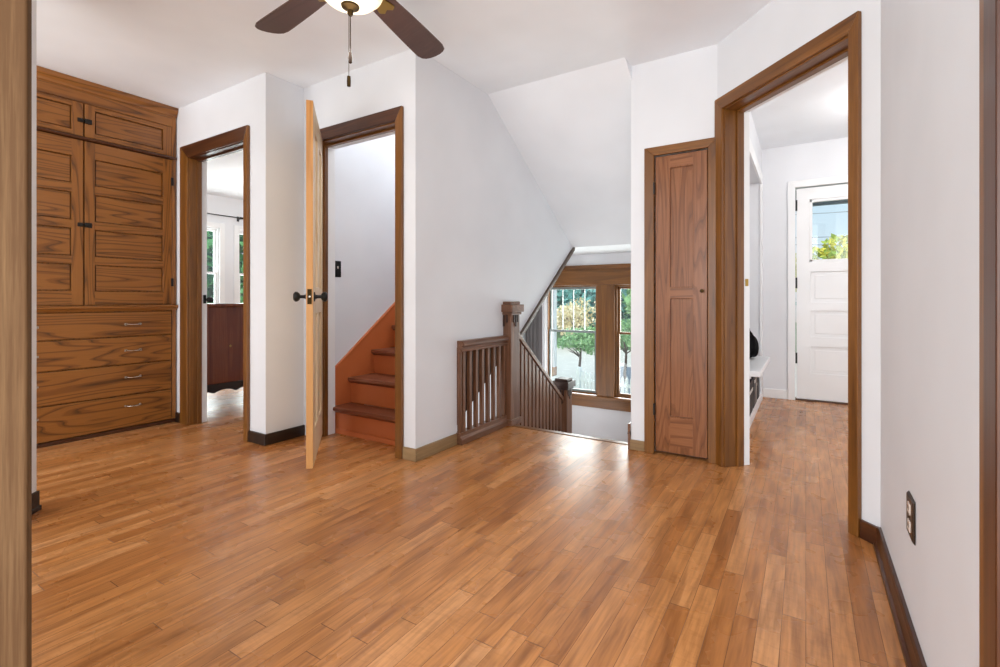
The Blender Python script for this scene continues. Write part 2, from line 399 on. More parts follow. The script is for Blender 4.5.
# ------------------------------------------------------------------ baseboards
BH = .072
st(MB().box(-2.010, XS+.014, YS-.014, YS, 0, BH), 'baseboard_stair_front', M['greyX'], 'short worn baseboard beside the stair doorway casing', 'baseboard', .003)
st(MB().box(XS, XS+.014, YS, 2.43, 0, BH), 'baseboard_stair_side', M['greyY'], 'worn oak baseboard leading to the balustrade', 'baseboard', .003)
st(MB().box(-3.121, XD+.014, YD-.014, YD, 0, BH), 'baseboard_left_doorway', M['blkX'], 'dark baseboard right of the left doorway', 'baseboard', .003)
st(MB().box(XD, XD+.014, YD, YS-.001, 0, BH), 'baseboard_jog', M['blkY'], 'dark baseboard behind the open pine door', 'baseboard', .003)
st(MB().box(-4.1, -4.017, YD-.014, YD, 0, BH), 'baseboard_cabinet', M['blkX'], 'tiny dark baseboard between cabinet and doorway casing', 'baseboard', .002)
st(MB().box(XN-.012, -.842, YN-.014, YN, 0, .062), 'baseboard_closet', M['greyX'], 'short worn baseboard left of the narrow closet door', 'baseboard', .003)
st(MB(DM).box(.874, DLn, -.014, 0, 0, BH), 'baseboard_diagonal', M['dcasD'], 'short dark baseboard right of the entry doorway', 'baseboard', .003)
bb = MB().prism([(XR-.024, 0), (XR, 0), (XR, .08), (XR-.010, .08), (XR-.014, .068), (XR-.015, .022), (XR-.024, .016)], 'Y', .965, 2.24)
st(bb, 'baseboard_right', M['dcasY'], 'moulded dark baseboard along the right wall', 'baseboard', .002)
st(MB(NM).box(-.004, .077, -.010, 0, 0, .085).box(-.006, .077, -.016, 0, 0, .02), 'baseboard_near_left', M['blkD'], 'black baseboard block on the wall end left of the cabinet', 'baseboard', .002)
st(MB().box(XE-.001, EL-.06, YE-.012, YE, 0, .085), 'baseboard_entry_far', M['trimw'], 'white baseboard left of the white entry door', 'baseboard', .003)

# ------------------------------------------------------------------ door casings (trim)
def casing(n, mtx, o0, o1, i0, i1, oh, ih, mv, mh, depth=.02, label=''):
    root = empty('trim_%d' % n, mtx.translation, label, 'door casing', None, 'structure')
    MB(mtx).prism([(o0, 0), (i0, 0), (i0, ih), (o0, oh)], 'Y', -depth, 0).build('side_casing', mv, root, .003)
    MB(mtx).prism([(i1, 0), (o1, 0), (o1, oh), (i1, ih)], 'Y', -depth, 0).build('side_casing', mv, root, .003)
    MB(mtx).prism([(o0, oh), (i0, ih), (i1, ih), (o1, oh)], 'Y', -depth, 0).build('head_casing', mh, root, .003)
    return root
def jamb(root, mtx, i0, i1, ih, d, mv, mh, stop=True, d2=None, t=.012):
    for x0, x1 in ((i0, i0+t), (i1-t, i1)):
        MB(mtx).box(x0, x1, -.004, d, 0, ih-t).build('jamb', mv, root, .002)
    MB(mtx).box(i0, i1, -.004, d, ih-t, ih).build('head_jamb', mh, root, .002)
    if stop:
        a, b = d*.62, d*.62+.03
        for x0, x1 in ((i0+t, i0+t+.011), (i1-t-.011, i1-t)): MB(mtx).box(x0, x1, a, d, 0, ih-t).build('door_stop', mv, root, .002)
        MB(mtx).box(i0+t, i1-t, a, d, ih-t-.011, ih-t).build('door_stop', mh, root, .002)
    if d2:
        for x0, x1 in ((i0, i0+t), (i1-t, i1)): MB(mtx).box(x0, x1, d, d2, 0, ih-t).build('painted_jamb', M['trimw'], root, .002)
        MB(mtx).box(i0, i1, d, d2, ih-t, ih).build('painted_jamb', M['trimw'], root, .002)
def frameY(x, y): return Matrix(((1,0,0,x),(0,1,0,y),(0,0,1,0),(0,0,0,1)))
r = casing(1, DM, 0., .873, .062, .829, 2.058, 1.99, M['casZ'], M['casD'], .02, 'oak casing around the diagonal entry doorway')
jamb(r, DM, .056, .835, 1.996, .113, M['casZ'], M['casD'], True, .158)
MB(DM).box(.0690, .0725, .128, .146, 1.005, 1.045).build('strike_plate', M['brass'], r)
fr = frameY(0, YS)
r = casing(2, fr, OL-.07, -2.011, OL-.004, -2.064, 2.059, 1.981, M['greyZ'] if False else M['casZ'], M['dcasX'], .02, 'brown casing around the stair doorway')
jamb(r, fr, OL-.01, OR+.01, 1.987, .075, M['casZ'], M['casX'], True, .141)
fl_ = frameY(0, YD)
r = casing(3, fl_, -4.016, -3.122, -3.904, -3.168, 2.072, 1.98, M['casZ'], M['dcasX'], .02, 'dark oak casing around the doorway to the dresser room')
jamb(r, fl_, -3.912, -3.162, 1.987, .075, M['casZ'], M['dcasX'], True, .116)
MB(fl_).box(-3.9005, -3.893, .088, .108, .90, .965).build('strike_plate', M['black'], r, .002)
MB(fl_).lathe([(.004, 0), (.009, .004), (.009, .02), (.02, .03), (.024, .045), (.018, .058), (0, .062)], (-3.893, .112, .928), 'X', 16).build('latch_knob', M['black'], r, smooth=True)
fn = frameY(0, YN)
r = casing(4, fn, -.841, -.424, -.783, -.477, 1.848, 1.797, M['casZ'], M['casX'], .022, 'oak casing around the narrow closet door')
MB(NM).box(.078, .18, -.016, 0, 0, 2.06).build('side_casing', M['nearZ'], tag(empty('trim_5', NM.translation), 'dark door casing on the wall end left of the cabinet', 'door casing', None, 'structure'), .003)
r = tag(empty('trim_6', BM.translation), 'tall grainy oak casing closest to the camera on the left', 'door casing', None, 'structure')
MB(BM).box(0, .13, 0, .012, 0, 2.06).build('side_casing', M['nearZ'], r, .003)
r = tag(empty('trim_7', (XR, 1.0, 0)), 'oak door casing closest to the camera on the right', 'door casing', None, 'structure')
MB().box(XR-.022, XR, .845, .963, 0, 2.06).build('side_casing', M['casZ'], r, .004)
MB().box(XR-.032, XR-.022, .845, .90, 0, 2.06).build('back_band', M['dcasZ'], r, .004)
MB().box(XR, XR+.12, .85, .87, 0, 2.0).build('jamb', M['dcasZ'], r, .002)
# entry door casing (white)
fe = frameY(0, YE)
r = casing(8, fe, EL-.06, ER+.06, EL, ER, 2.026, 1.963, M['trimw'], M['trimw'], .02, 'white casing around the white entry door')
# sloped trim on the wall edge
sl = Vector((0, 1, .7655)).normalized()
t0, t1 = 3.10, 4.235
tr = MB().prism([(t0, dz(t0)-.034), (t1+.012, dz(t1)-.024), (t1+.012, dz(t1)+.012), (t0, dz(t0)+.006)], 'X', XS-.11, XS+.022)
st(tr, 'trim_9', wood('grey_brown_strip', srgb(46,36,30), srgb(84,70,60), srgb(116,100,88), axis='Y', fig=4, contrast=.3, rough=.4), 'dark wooden strip along the sloping edge of the white wall', 'trim', .004)
st(MB().prism([(2.90, .10), (3.1, -.02), (3.1, -.28), (4.2, -1.1), (4.2, -.78), (3.05, .09), (2.94, .14)], 'X', XN-.016, XN), 'trim_10', M['newY'], 'dark skirt board on the right wall of the descending stairs', 'trim')
st(MB().box(XN-.016, XN, YN-.016, YN+.05, 0, .16), 'trim_11', M['newZ'], 'dark upright block at the wall corner by the descending stairs', 'trim', .003)

# ------------------------------------------------------------------ panelled slab helper
def panelled(mtx, x0, x1, z0, z1, t, panels, depth=.012, lip=.006):
    """slab front at y=0 (facing -y), back at y=t, with recessed panels (a,b,c,d)=(x0,x1,z0,z1)."""
    mb = MB(mtx)
    xs = sorted({x0, x1, *[p[0] for p in panels], *[p[1] for p in panels]})
    zs = sorted({z0, z1, *[p[2] for p in panels], *[p[3] for p in panels]})
    for i in range(len(xs)-1):
        for j in range(len(zs)-1):
            mx, mz = (xs[i]+xs[i+1])/2, (zs[j]+zs[j+1])/2
            if any(p[0] < mx < p[1] and p[2] < mz < p[3] for p in panels): continue
            mb.box(xs[i], xs[i+1], 0, t, zs[j], zs[j+1])
    bmesh.ops.remove_doubles(mb.b, verts=mb.b.verts, dist=1e-5)
    # drop the interior faces
    mb.b.verts.index_update(); seen = {}
    for f_ in list(mb.b.faces):
        kf = tuple(sorted(v.index for v in f_.verts))
        seen.setdefault(kf, []).append(f_)
    for fs in seen.values():
        if len(fs) > 1:
            for f_ in fs: mb.b.faces.remove(f_)
    return mb

# ------------------------------------------------------------------ built-in cabinet
CY0, CY1 = .695, 1.783
cab = empty('built_in_cabinet', (-4.3, 1.24, 0), 'tall honey-oak built-in cabinet with panelled doors over four wide drawers', 'cabinet')
CMx = Matrix(((0, -1, 0, XC), (1, 0, 0, 0), (0, 0, 1, 0), (0,0,0,1)))     # local x=world y, local -y = world +x
b_ = MB().box(-4.58, XC-.022, CY0, CY1, 0.0, 2.36)
b_.build('body', M['oakZ'], cab)
fr_ = MB(CMx)
for y0, y1, z0, z1 in ((CY0, .722, 0.03, 2.36), (1.757, CY1, .03, 2.36)): fr_.box(y0, y1, 0, .022, z0, z1)
fr_.build('face_stile', M['oakZ'], cab, .002)
MB(CMx).box(.722, 1.757, 0, .022, 2.235, 2.32).build('face_rail', M['oakY'], cab, .002)
cr = MB().prism([(XC-.02, 2.312), (XC+.008, 2.312), (XC+.012, 2.330), (XC+.026, 2.352), (XC+.032, 2.379), (XC-.02, 2.379)], 'Y', CY0, CY1+.004)
cr.build('crown_moulding', M['oakY'], cab, .002)
mm = MB().prism([(XC-.02, 1.986), (XC+.010, 1.990), (XC+.016, 1.998), (XC+.010, 2.008), (XC-.02, 2.010)], 'Y', CY0, CY1)
mm.build('mid_moulding', M['dcasY'], cab, .001)
lg = MB().prism([(XC-.022, .848), (XC+.006, .848), (XC+.012, .862), (XC+.026, .868), (XC+.028, .884), (XC+.022, .890), (XC-.022, .890)], 'Y', CY0, CY1+.004)
lg.build('counter_ledge', M['oakY'], cab, .001)
MB(CMx).box(CY0, CY1, -.004, .02, 0, .024).build('plinth', M['dcasY'], cab, .002)
def cabdoor(y0, y1, z0, z1, ps, flip):
    d = panelled(CMx, y0, y1, z0, z1, .02, ps).build('cabinet_door', M['oakZ'], cab, .0025)
    pm = MB(CMx)
    for p in ps: pm.box(p[0]+.007, p[1]-.007, .008, .0195, p[2]+.007, p[3]-.007)
    pm.build('door_panel', M['oakY'], d)
    ry = MB(CMx)   # rails with horizontal grain
    zs = [z0] + [v for p in sorted(ps, key=lambda q: q[2]) for v in (p[2], p[3])] + [z1]
    for a, b in zip(zs[0::2], zs[1::2]): ry.box(ps[0][0], ps[0][1], -.0008, .012, a+.003, b-.003)
    ry.build('door_rail', M['oakY'], d)
    return d
C0 = 1.239
for side in (0, 1):
    if side: y0, y1, pa, pb = C0+.004, 1.755, 1.297, 1.697
    else: y0, y1, pa, pb = .724, C0-.004, .782, 1.176
    cabdoor(y0, y1, 2.012, 2.232, [(pa, pb, 2.046, 2.198)], side)
    dd = cabdoor(y0, y1, .892, 1.984, [(pa, pb, a, b) for a, b in ((.985,1.162),(1.216,1.398),(1.452,1.634),(1.694,1.872))], side)
    yh = 1.757 if side else .722
    for zh in (1.82, 1.06): MB(CMx).box(yh-.008, yh+.008, -.006, .001, zh-.03, zh+.03).build('hinge', M['black'], dd, .001)
for z in (2.116, 1.425):
    l = MB(CMx).box(C0+.002, C0+.040, -.010, -.0005, z-.016, z+.016).box(C0-.034, C0-.006, -.008, -.0005, z-.013, z+.013)
    l.box(C0-.02, C0+.012, -.014, -.008, z-.006, z+.006)
    o = l.build('cupboard_latch', M['black'], cab, .002)
dzs = [.026, .254, .471, .668, .846]
for i in range(4):
    d = MB(CMx).box(.726, 1.753, -.001, .02, dzs[i]+.004, dzs[i+1]-.004).build('drawer', M['oakY'], cab, .004)
    zc = (.178, .381, .570, .755)[i]
    for yc in (1.51, .968):
        p = MB(CMx)
        pts = [(yc-.042, -.002, zc), (yc-.040, -.018, zc), (yc-.02, -.026, zc-.003), (yc+.02, -.026, zc-.003), (yc+.040, -.018, zc), (yc+.042, -.002, zc)]
        p.tube(pts, .0045, 8).box(yc-.050, yc-.034, -.003, -.0005, zc-.007, zc+.007).box(yc+.034, yc+.050, -.003, -.0005, zc-.007, zc+.007)
        p.build('drawer_pull', M['steel'], d, smooth=True)

# ------------------------------------------------------------------ door_1: open pine door
hx, hy_ = -2.772, 2.038; lx, ly = -2.255, 1.592
ang = math.atan2(ly-hy_, lx-hx); L = math.hypot(lx-hx, ly-hy_)
D1 = Matrix.Translation((hx, hy_, 0)) @ Matrix.Rotation(ang, 4, 'Z')
d1 = empty('door_1', (hx, hy_, 0), 'unstained pale pine door standing open into the room, black knobs', 'door', None, 'structure')
slab = panelled(D1 @ Matrix.Translation((0, -.0, 0)), 0, L-.006, .035, 1.985, .034,
                [(.10, .29, .22, .85), (.39, .58, .22, .85), (.10, .29, 1.0, 1.86), (.39, .58, 1.0, 1.86)]).build('door_slab', M['pine'], d1, .002)
pn = MB(D1)
for x0, x1, z0, z1 in ((.10,.29,.22,.85),(.39,.58,.22,.85),(.10,.29,1.0,1.86),(.39,.58,1.0,1.86)): pn.box(x0-.001, x1+.001, .011, .023, z0-.001, z1+.001)
pn.build('door_panel', M['pine'], slab)
MB(D1).box(L-.006, L, 0, .034, .035, 1.985).build('door_edge', M['pineE'], d1, .0015)
MB(D1).box(L-.001, L+.0015, .006, .028, .905, .985).build('latch_plate', M['bronze'], d1)
MB(D1).lathe([(.006, 0), (.006, .008), (0, .009)], (L, .017, .945), 'X', 10).build('latch_bolt', M['steel'], d1)
for sgn in (-1, 1):
    y0 = 0 if sgn < 0 else .034
    prof = [(.026, 0), (.026, .004), (.012, .008), (.009, .02), (.009, .034), (.020, .040), (.027, .050), (.027, .060), (.018, .068), (0, .070)]
    MB(D1).lathe([(r_, sgn*h_) for r_, h_ in prof], (L-.06, y0, .945), 'Y', 20).build('door_knob', M['black'], d1, smooth=True)
for z in (.25, 1.72): MB(D1).lathe([(.006, -.045), (.006, .045)], (-.004, .0, z), 'Z', 8).build('hinge', M['black'], d1)

# ------------------------------------------------------------------ door_2: narrow closet door
d2 = empty('door_2', (-.63, YN, 0), 'narrow dark oak closet door with two recessed panels', 'door', None, 'structure')
cx0, cx1 = -.778, -.482
sl2 = panelled(frameY(0, YN-.004), cx0, cx1, .018, 1.790, .03, [(-.690, -.562, .236, .933), (-.690, -.562, 1.004, 1.712)]).build('door_slab', M['dokZ'], d2, .003)
for z0, z1 in ((.236, .933), (1.004, 1.712)): MB().box(-.692, -.560, YN+.008, YN+.022, z0-.002, z1+.002).build('door_panel', M['dokZ'], sl2)
MB().box(-.690, -.562, YN-.0048, YN+.01, .940, .997).box(-.690, -.562, YN-.0048, YN+.01, .06, .228).box(-.690, -.562, YN-.0048, YN+.01, 1.72, 1.787).build('door_rail', M['dokX'], sl2)
MB().lathe([(.008, 0), (.005, -.012), (.010, -.018), (.011, -.026), (0, -.030)], (-.508, YN-.004, .979), 'Y', 14).build('door_knob', M['bronze'], d2, smooth=True)
for z in (1.60, .27): MB().box(-.786, -.776, YN-.028, YN-.002, z-.035, z+.035).build('hinge', M['black'], d2, .002)
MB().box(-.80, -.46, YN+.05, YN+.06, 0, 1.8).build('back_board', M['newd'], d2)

# ------------------------------------------------------------------ door_3: white entry door
d3 = empty('door_3', (.35, YE, 0), 'white entry door with one upper window and black hinges', 'door', None, 'structure')
ex0, ex1 = EL+.008, ER-.008
ps = [(ex0+.115, ex1-.115, .255, .496), (ex0+.115, ex1-.115, .588, .825), (ex0+.115, ex1-.115, .907, 1.182), (ex0+.105, ex1-.105, 1.275, 1.845)]
sl3 = panelled(frameY(0, YE+.01), ex0, ex1, .014, 1.955, .044, ps).build('door_slab', M['trimw'], d3, .004)
for p in ps[:3]:
    q = MB().box(p[0]-.001, p[1]+.001, YE+.022, YE+.040, p[2]-.001, p[3]+.001)
    q.box(p[0]+.03, p[1]-.03, YE+.017, YE+.024, p[2]+.03, p[3]-.03).build('door_panel', M['trimw'], sl3, .004)
p = ps[3]
fw = MB()
for x0, x1, z0, z1 in ((p[0], p[0]+.022, p[2], p[3]), (p[1]-.022, p[1], p[2], p[3]), (p[0], p[1], p[2], p[2]+.02), (p[0], p[1], p[3]-.024, p[3])): fw.box(x0, x1, YE+.016, YE+.05, z0, z1)
wf = fw.build('window_frame', M['trimw'], sl3, .003)
MB().box(p[0]+.02, p[1]-.02, YE+.032, YE+.036, p[2]+.018, p[3]-.022).build('pane', M['glass'], d3)
for z in (1.80, 1.083, .388): MB().box(ex0-.016, ex0+.008, YE-.003, YE+.011, z-.05, z+.05).build('hinge', M['black'], d3, .002)
MB().box(EL, ER, YE-.004, YE+.10, 0, .013).build('threshold', M['dcasX'], d3, .003)

# ------------------------------------------------------------------ rising staircase
su = empty('staircase', (-2.4, 2.215, 0), 'steep staircase with orange-red risers and worn brown treads beyond the open door', 'staircase')
ry = [2.215, 2.358, 2.575, 2.785, 2.995, 3.205, 3.415, 3.625, 3.835, 4.045, 4.255]
rz = [0, .185, .370, .550, .725, .900, 1.075, 1.25, 1.425, 1.60, 1.775]
x0, x1 = XSL+.016, XS-.102
for i in range(10):
    MB().box(x0, x1, ry[i], ry[i]+.02, rz[i], rz[i+1]-.026).build('riser', M['riser'], su, .001)
    if i == 0: MB().box(x0, x1, ry[i]-.010, ry[i], 0, .035).build('base_moulding', M['riser'], su, .004)
    xl = XSL+.001 if i == 0 else x0
    MB().box(xl, x1, ry[i]-.032, ry[i+1]+.018 if i else ry[1], rz[i+1]-.026, rz[i+1]).build('tread', M['tread'], su, .008, seg=3)
    MB().prism([(ry[i]-.004, rz[i+1]-.042), (ry[i]-.022, rz[i+1]-.027), (ry[i], rz[i+1]-.027)], 'X', x0, x1).build('nosing_moulding', M['tread'], su)
sk = MB().prism([(2.19, .0), (2.19, .40), (2.226, .437), (4.2, .437+1.974*.785), (4.2, 1.2), (2.6, 0)], 'X', XSL, XSL+.016)
sk.build('skirt_board', M['riser'], su, .002)
MB().prism([(2.226, .437), (4.2, .437+1.974*.785), (4.2, .452+1.974*.785), (2.220, .452)], 'X', XSL, XSL+.022).build('skirt_cap', M['riser'], su, .003)

# ------------------------------------------------------------------ upper balustrade
XB = -1.912
ba = empty('stair_balustrade', (XB, 2.8, 0), 'dark wooden balustrade with square newel beside the white stair wall', 'balustrade')
nx, ny = XB, 3.058
def newel(parent, x, y, zb, zt, w=.061, capm='newX'):
    n = MB().box(x-w, x+w, y-w, y+w, zb, zt-.085).build('newel_post', M['newZ'], parent, .003)
    cp = MB().box(x-w-.012, x+w+.012, y-w-.012, y+w+.012, zt-.098, zt-.078).box(x-w-.026, x+w+.026, y-w-.026, y+w+.026, zt-.078, zt-.022).box(x-w-.004, x+w+.004, y-w-.004, y+w+.004, zt-.022, zt)
    cp.build('newel_cap', M[capm], n, .005)
    # small drop ornaments under the cap
    for i in (-1, 0, 1):
        MB().box(x+w, x+w+.008, y+i*.026-.007, y+i*.026+.007, zt-.155-(.03 if i == 0 else 0), zt-.098).build('drop_ornament', M['newd'], n, .001)
        MB().box(x+i*.026-.007, x+i*.026+.007, y-w-.008, y-w, zt-.155-(.03 if i == 0 else 0), zt-.098).build('drop_ornament', M['newd'], n, .001)
    return n
nw = newel(ba, nx, ny, .0, .915)
MB().box(nx-.075, nx+.075, ny-.075, ny+.075, 0, .045).build('newel_base', M['newX'], nw, .006)
hr = MB().prism([(XB-.03, .592), (XB+.03, .592), (XB+.034, .606), (XB+.026, .612), (XB+.030, .626), (XB+.046, .632), (XB+.046, .646), (XB+.030, .664), (XB-.030, .664), (XB-.046, .646), (XB-.046, .632), (XB-.03, .626)], 'Y', 2.447, ny-.06)
hr.build('handrail', M['newY'], ba, .003)
br = MB().prism([(XB-.03, 0), (XB+.040, 0), (XB+.040, .036), (XB+.026, .050), (XB+.026, .074), (XB-.03, .074)], 'Y', 2.435, ny-.06)
br.build('bottom_rail', M['newY'], ba, .003)
MB().box(XB-.006, XB+.021, 2.444, 2.458, .072, .594).build('baluster', M['newZ'], ba, .002)
for i in range(8):
    y = 2.487+i*.0705
    MB().box(XB-.004, XB+.021, y-.0135, y+.0135, .072, .594).build('baluster', M['newZ'], ba, .002)
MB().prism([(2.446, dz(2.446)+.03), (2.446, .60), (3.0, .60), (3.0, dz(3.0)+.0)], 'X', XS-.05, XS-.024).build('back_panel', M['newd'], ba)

# ------------------------------------------------------------------ descending stair railing
dr = empty('stair_railing', (XB, 3.6, -.9), 'dark slatted railing sloping down beside the stairs to a short newel', 'railing')
rzf = lambda y: .548 - (y-3.33)*.80
a, b = ny+.062, 3.965
MB().prism([(a, rzf(a)-.045), (b, rzf(b)-.045), (b, rzf(b)), (a, rzf(a))], 'X', XB-.03, XB+.03).build('handrail', M['newY'], dr, .006)
MB().prism([(a, rzf(a)-.062), (b, rzf(b)-.062), (b, rzf(b)-.045), (a, rzf(a)-.045)], 'X', XB-.018, XB+.018).build('rail_fillet', M['newd'], dr, .002)
nl = newel(dr, XB, 4.02, ZL, .205, .058, 'newd')
k = 0
y = 3.165
while y < 3.95:
    zt = rzf(y)-.055; zb = rzf(y)-.80
    MB().prism([(y-.020, zt+.016), (y+.020, zt-.016), (y+.020, zb-.016), (y-.020, zb+.016)], 'X', XB-.013, XB+.024).build('baluster', M['newZ'], dr, .002)
    y += .0615
MB().prism([(a, rzf(a)-1.05), (b, rzf(b)-1.05), (b, rzf(b)-.79), (a, rzf(a)-.79)], 'X', XB-.02, XB+.03).build('stringer', M['newY'], dr, .003)

# ------------------------------------------------------------------ windows
def window(name, mtx, x0, x1, z0, z1, t, mf, ms, muntins=0, lower_bar=False, label='', meet=None, split=True):
    """double-hung window in a wall frame: mtx x along wall, -y into the room"""
    root = empty(name, mtx @ Vector(((x0+x1)/2, 0, z0)), label, 'window', None, 'structure')
    zm = meet if meet else (z0+z1)/2
    fr = MB(mtx)
    for a, b, c, d in ((x0, x0+.018, z0, z1), (x1-.018, x1, z0, z1), (x0+.018, x1-.018, z0, z0+.018), (x0+.018, x1-.018, z1-.018, z1)): fr.box(a, b, .01, .10, c, d)
    fr.build('window_frame', mf, root, .002)
    for za, zb, ya, yb, nm in ((zm-.014, z1-.018, .055, .08, 'upper_sash'), (z0+.018, zm+.014, .028, .053, 'lower_sash')):
        s = MB(mtx); w_ = .022
        a, b = x0+.018, x1-.018
        for p in ((a, a+w_, za, zb), (b-w_, b, za, zb), (a+w_, b-w_, za, za+.026), (a+w_, b-w_, zb-.026, zb)): s.box(p[0], p[1], ya, yb, p[2], p[3])
        if nm == 'upper_sash':
            for i in range(muntins):
                xm = a+w_+(b-a-2*w_)*(i+1)/(muntins+1); s.box(xm-.004, xm+.004, ya, yb, za+.026, zb-.026)
        so = s.build(nm, ms, root, .002)
        MB(mtx).box(a+.01, b-.01, (ya+yb)/2-.002, (ya+yb)/2+.002, za+.01, zb-.01).build('pane', M['glass'], so)
    return root
fw_ = frameY(0, YW)
w1 = window('window_1', fw_, -2.60, -1.972, WZ0, WZ1, .1, M['casZ'], M['storm'], 3, label='wood-framed stair landing window, left of its dark mullion', meet=.565)
w2 = window('window_2', fw_, -1.766, -1.10, WZ0, WZ1, .1, M['casZ'], M['casZ'], 3, label='wood-framed stair landing window, right of its dark mullion', meet=.565)
MB(fw_).box(-1.972, -1.766, -.02, .11, WZ0-.02, WZ1).build('mullion', M['casZ'], w1, .004)
MB(fw_).box(-2.70, -1.0, -.02, 0, WZ1+.0, 1.265).build('head_casing', M['casX'], w1, .003)
MB(fw_).box(-2.72, -.98, -.036, 0, 1.265, 1.312).build('head_cap', M['casX'], w1, .006)
MB(fw_).box(-2.72, -.98, -.05, .0, WZ0-.035, WZ0).build('sill', M['casX'], w1, .004)
MB(fw_).box(-2.70, -1.0, -.02, 0, WZ0-.135, WZ0-.035).build('apron', M['casX'], w1, .003)
MB(fw_).box(-2.70, -2.602, -.02, 0, WZ0, WZ1).build('side_casing', M['casZ'], w1, .003)
MB(fw_).box(-1.098, -1.0, -.02, 0, WZ0, WZ1).build('side_casing', M['casZ'], w2, .003)
LM = Matrix(((0, -1, 0, LX), (1, 0, 0, 0), (0,0,1,0), (0,0,0,1)))
for n, (a, b) in zip((3, 4), LW):
    r = window('window_%d' % n, LM, a, b, .55, 1.93, .1, M['trimw'], M['trimw'], 0, label=('white window of the dresser room, left of the pale pier' if n == 3 else 'white window of the dresser room, right of the pale pier'), meet=1.30)
    for p in ((a-.07, a-.001, .55, 2.0), (b+.001, b+.07, .55, 2.0), (a-.001, b+.001, 1.931, 2.0), (a-.09, b+.09, .50, .549)): MB(LM).box(p[0], p[1], -.018, 0, p[2], p[3]).build('window_casing', M['trimw'], r, .003)
cr_ = empty('curtain_rod', (LX+.09, 3.7, 2.10), 'thin dark curtain rod above the dresser room windows', 'curtain rod')
MB().tube([(LX+.09, 2.8, 2.10), (LX+.09, 4.7, 2.10)], .008).build('rod', M['black'], cr_, smooth=True)
for y in (2.9, 3.86, 4.6):
    MB().box(LX, LX+.10, y-.006, y+.006, 2.085, 2.097).box(LX, LX+.006, y-.015, y+.015, 2.06, 2.13).build('bracket', M['black'], cr_)
MB().lathe([(0, -.03), (.016, -.02), (.016, .02), (0, .03)], (LX+.09, 3.86, 2.10), 'Y', 10).build('coupler', M['black'], cr_, smooth=True)

# curtain beside the landing window
ct = empty('curtain', (-2.72, YW-.07, ZL), 'grey curtain hanging at the left side of the landing window', 'curtain')
def curtain(x0, x1, y, z0, z1, waves, amp, mat, nm, par):
    mb = MB(); N = 60; A = []; Bk = []
    for i in range(N+1):
        u = i/N; x = x0+(x1-x0)*u; yy = y+amp*math.sin(u*waves*2*PI)+.3*amp*math.sin(u*waves*4.3*PI)
        A.append((mb.V((x, yy-.003, z0)), mb.V((x, yy-.003, z1)))); Bk.append((mb.V((x, yy+.003, z0)), mb.V((x, yy+.003, z1))))
    for P in (A, Bk):
        for i in range(N): mb.b.faces.new((P[i][0], P[i+1][0], P[i+1][1], P[i][1]))
    for i in range(N):
        mb.b.faces.new((A[i][0], A[i+1][0], Bk[i+1][0], Bk[i][0])); mb.b.faces.new((A[i][1], A[i+1][1], Bk[i+1][1], Bk[i][1]))
    for i in (0, N): mb.b.faces.new((A[i][0], A[i][1], Bk[i][1], Bk[i][0]))
    mb.build(nm, mat, par, smooth=True)
curtain(-2.83, -2.615, YW-.09, ZL+.02, 1.24, 4, .022, M['curt'], 'curtain_panel', ct)
curtain(-2.612, -2.552, YW-.085, ZL+.02, 1.24, 1.2, .012, M['curtl'], 'curtain_lining', ct)
MB().tube([(-2.83, YW-.09, 1.255), (-2.5, YW-.09, 1.255)], .009).build('rod', M['black'], ct, smooth=True)

# ------------------------------------------------------------------ ceiling fan
FX, FY = -1.47, 1.225
fan = empty('ceiling_fan', (FX, FY, H), 'ceiling fan with dark walnut blades and a lit frosted bowl', 'ceiling fan')
MB().lathe([(.0, 0), (.085, 0), (.085, -.03), (.06, -.05), (.06, -.06)], (FX, FY, H), 'Z', 28).build('canopy', M['bronze'], fan, smooth=True)
MB().lathe([(.06, -.055), (.11, -.075), (.13, -.11), (.13, -.175), (.10, -.205), (.07, -.215), (.07, -.245), (0, -.245)], (FX, FY, H), 'Z', 32).build('motor_housing', M['bronze'], fan, smooth=True)
zb = 2.035
bw = MB().lathe([(.0, 0), (.03, .0015), (.06, .008), (.09, .022), (.115, .045), (.128, .075), (.13, .1), (.118, .1), (0, .1)], (FX, FY, zb), 'Z', 40)
bw.build('light_bowl', M['bowl'], fan, smooth=True)
MB().lathe([(0, -.034), (.007, -.034), (.011, -.026), (.011, -.016), (.018, -.010), (.032, -.004), (.034, .002), (.03, .008), (0, .008)], (FX, FY, zb), 'Z', 24).build('finial', M['bronze'], fan, smooth=True)
zbl = 2.165
import itertools
a0 = math.atan2(1.855-FY, -1.602-FX)
for i in range(5):
    an = a0 + i*2*PI/5
    R = Matrix.Translation((FX, FY, zbl)) @ Matrix.Rotation(an, 4, 'Z') @ Matrix.Rotation(math.radians(-11), 4, 'X')
    out = [(.17, -.048), (.22, -.056), (.34, -.064), (.45, -.069), (.56, -.073), (.60, -.073), (.630, -.066), (.645, -.050), (.654, -.028), (.658, 0), (.656, .026), (.649, .048), (.634, .064), (.605, .072), (.56, .072), (.45, .068), (.34, .063), (.22, .056), (.17, .048)]
    bl = MB(R).prism(out, 'Z', -.004, .004).build('blade', M['blade'], fan, .002, origin=(FX, FY, zbl))
    irn = MB(R).prism([(.10, -.018), (.16, -.022), (.235, -.038), (.25, -.02), (.235, 0), (.25, .02), (.235, .038), (.16, .022), (.10, .018)], 'Z', -.011, -.005)
    irn.build('blade_iron', M['brass'], bl, .002, origin=(FX, FY, zbl))
ch = MB().tube([(FX, FY, zb-.03), (FX+.001, FY, zb-.175)], .002, 6)
pc = ch.build('pull_chain', M['plate'], fan)
MB().lathe([(0, -.216), (.007, -.211), (.0085, -.195), (.006, -.174), (0, -.170)], (FX, FY, zb), 'Z', 12).build('chain_fob', M['plate'], pc, smooth=True)
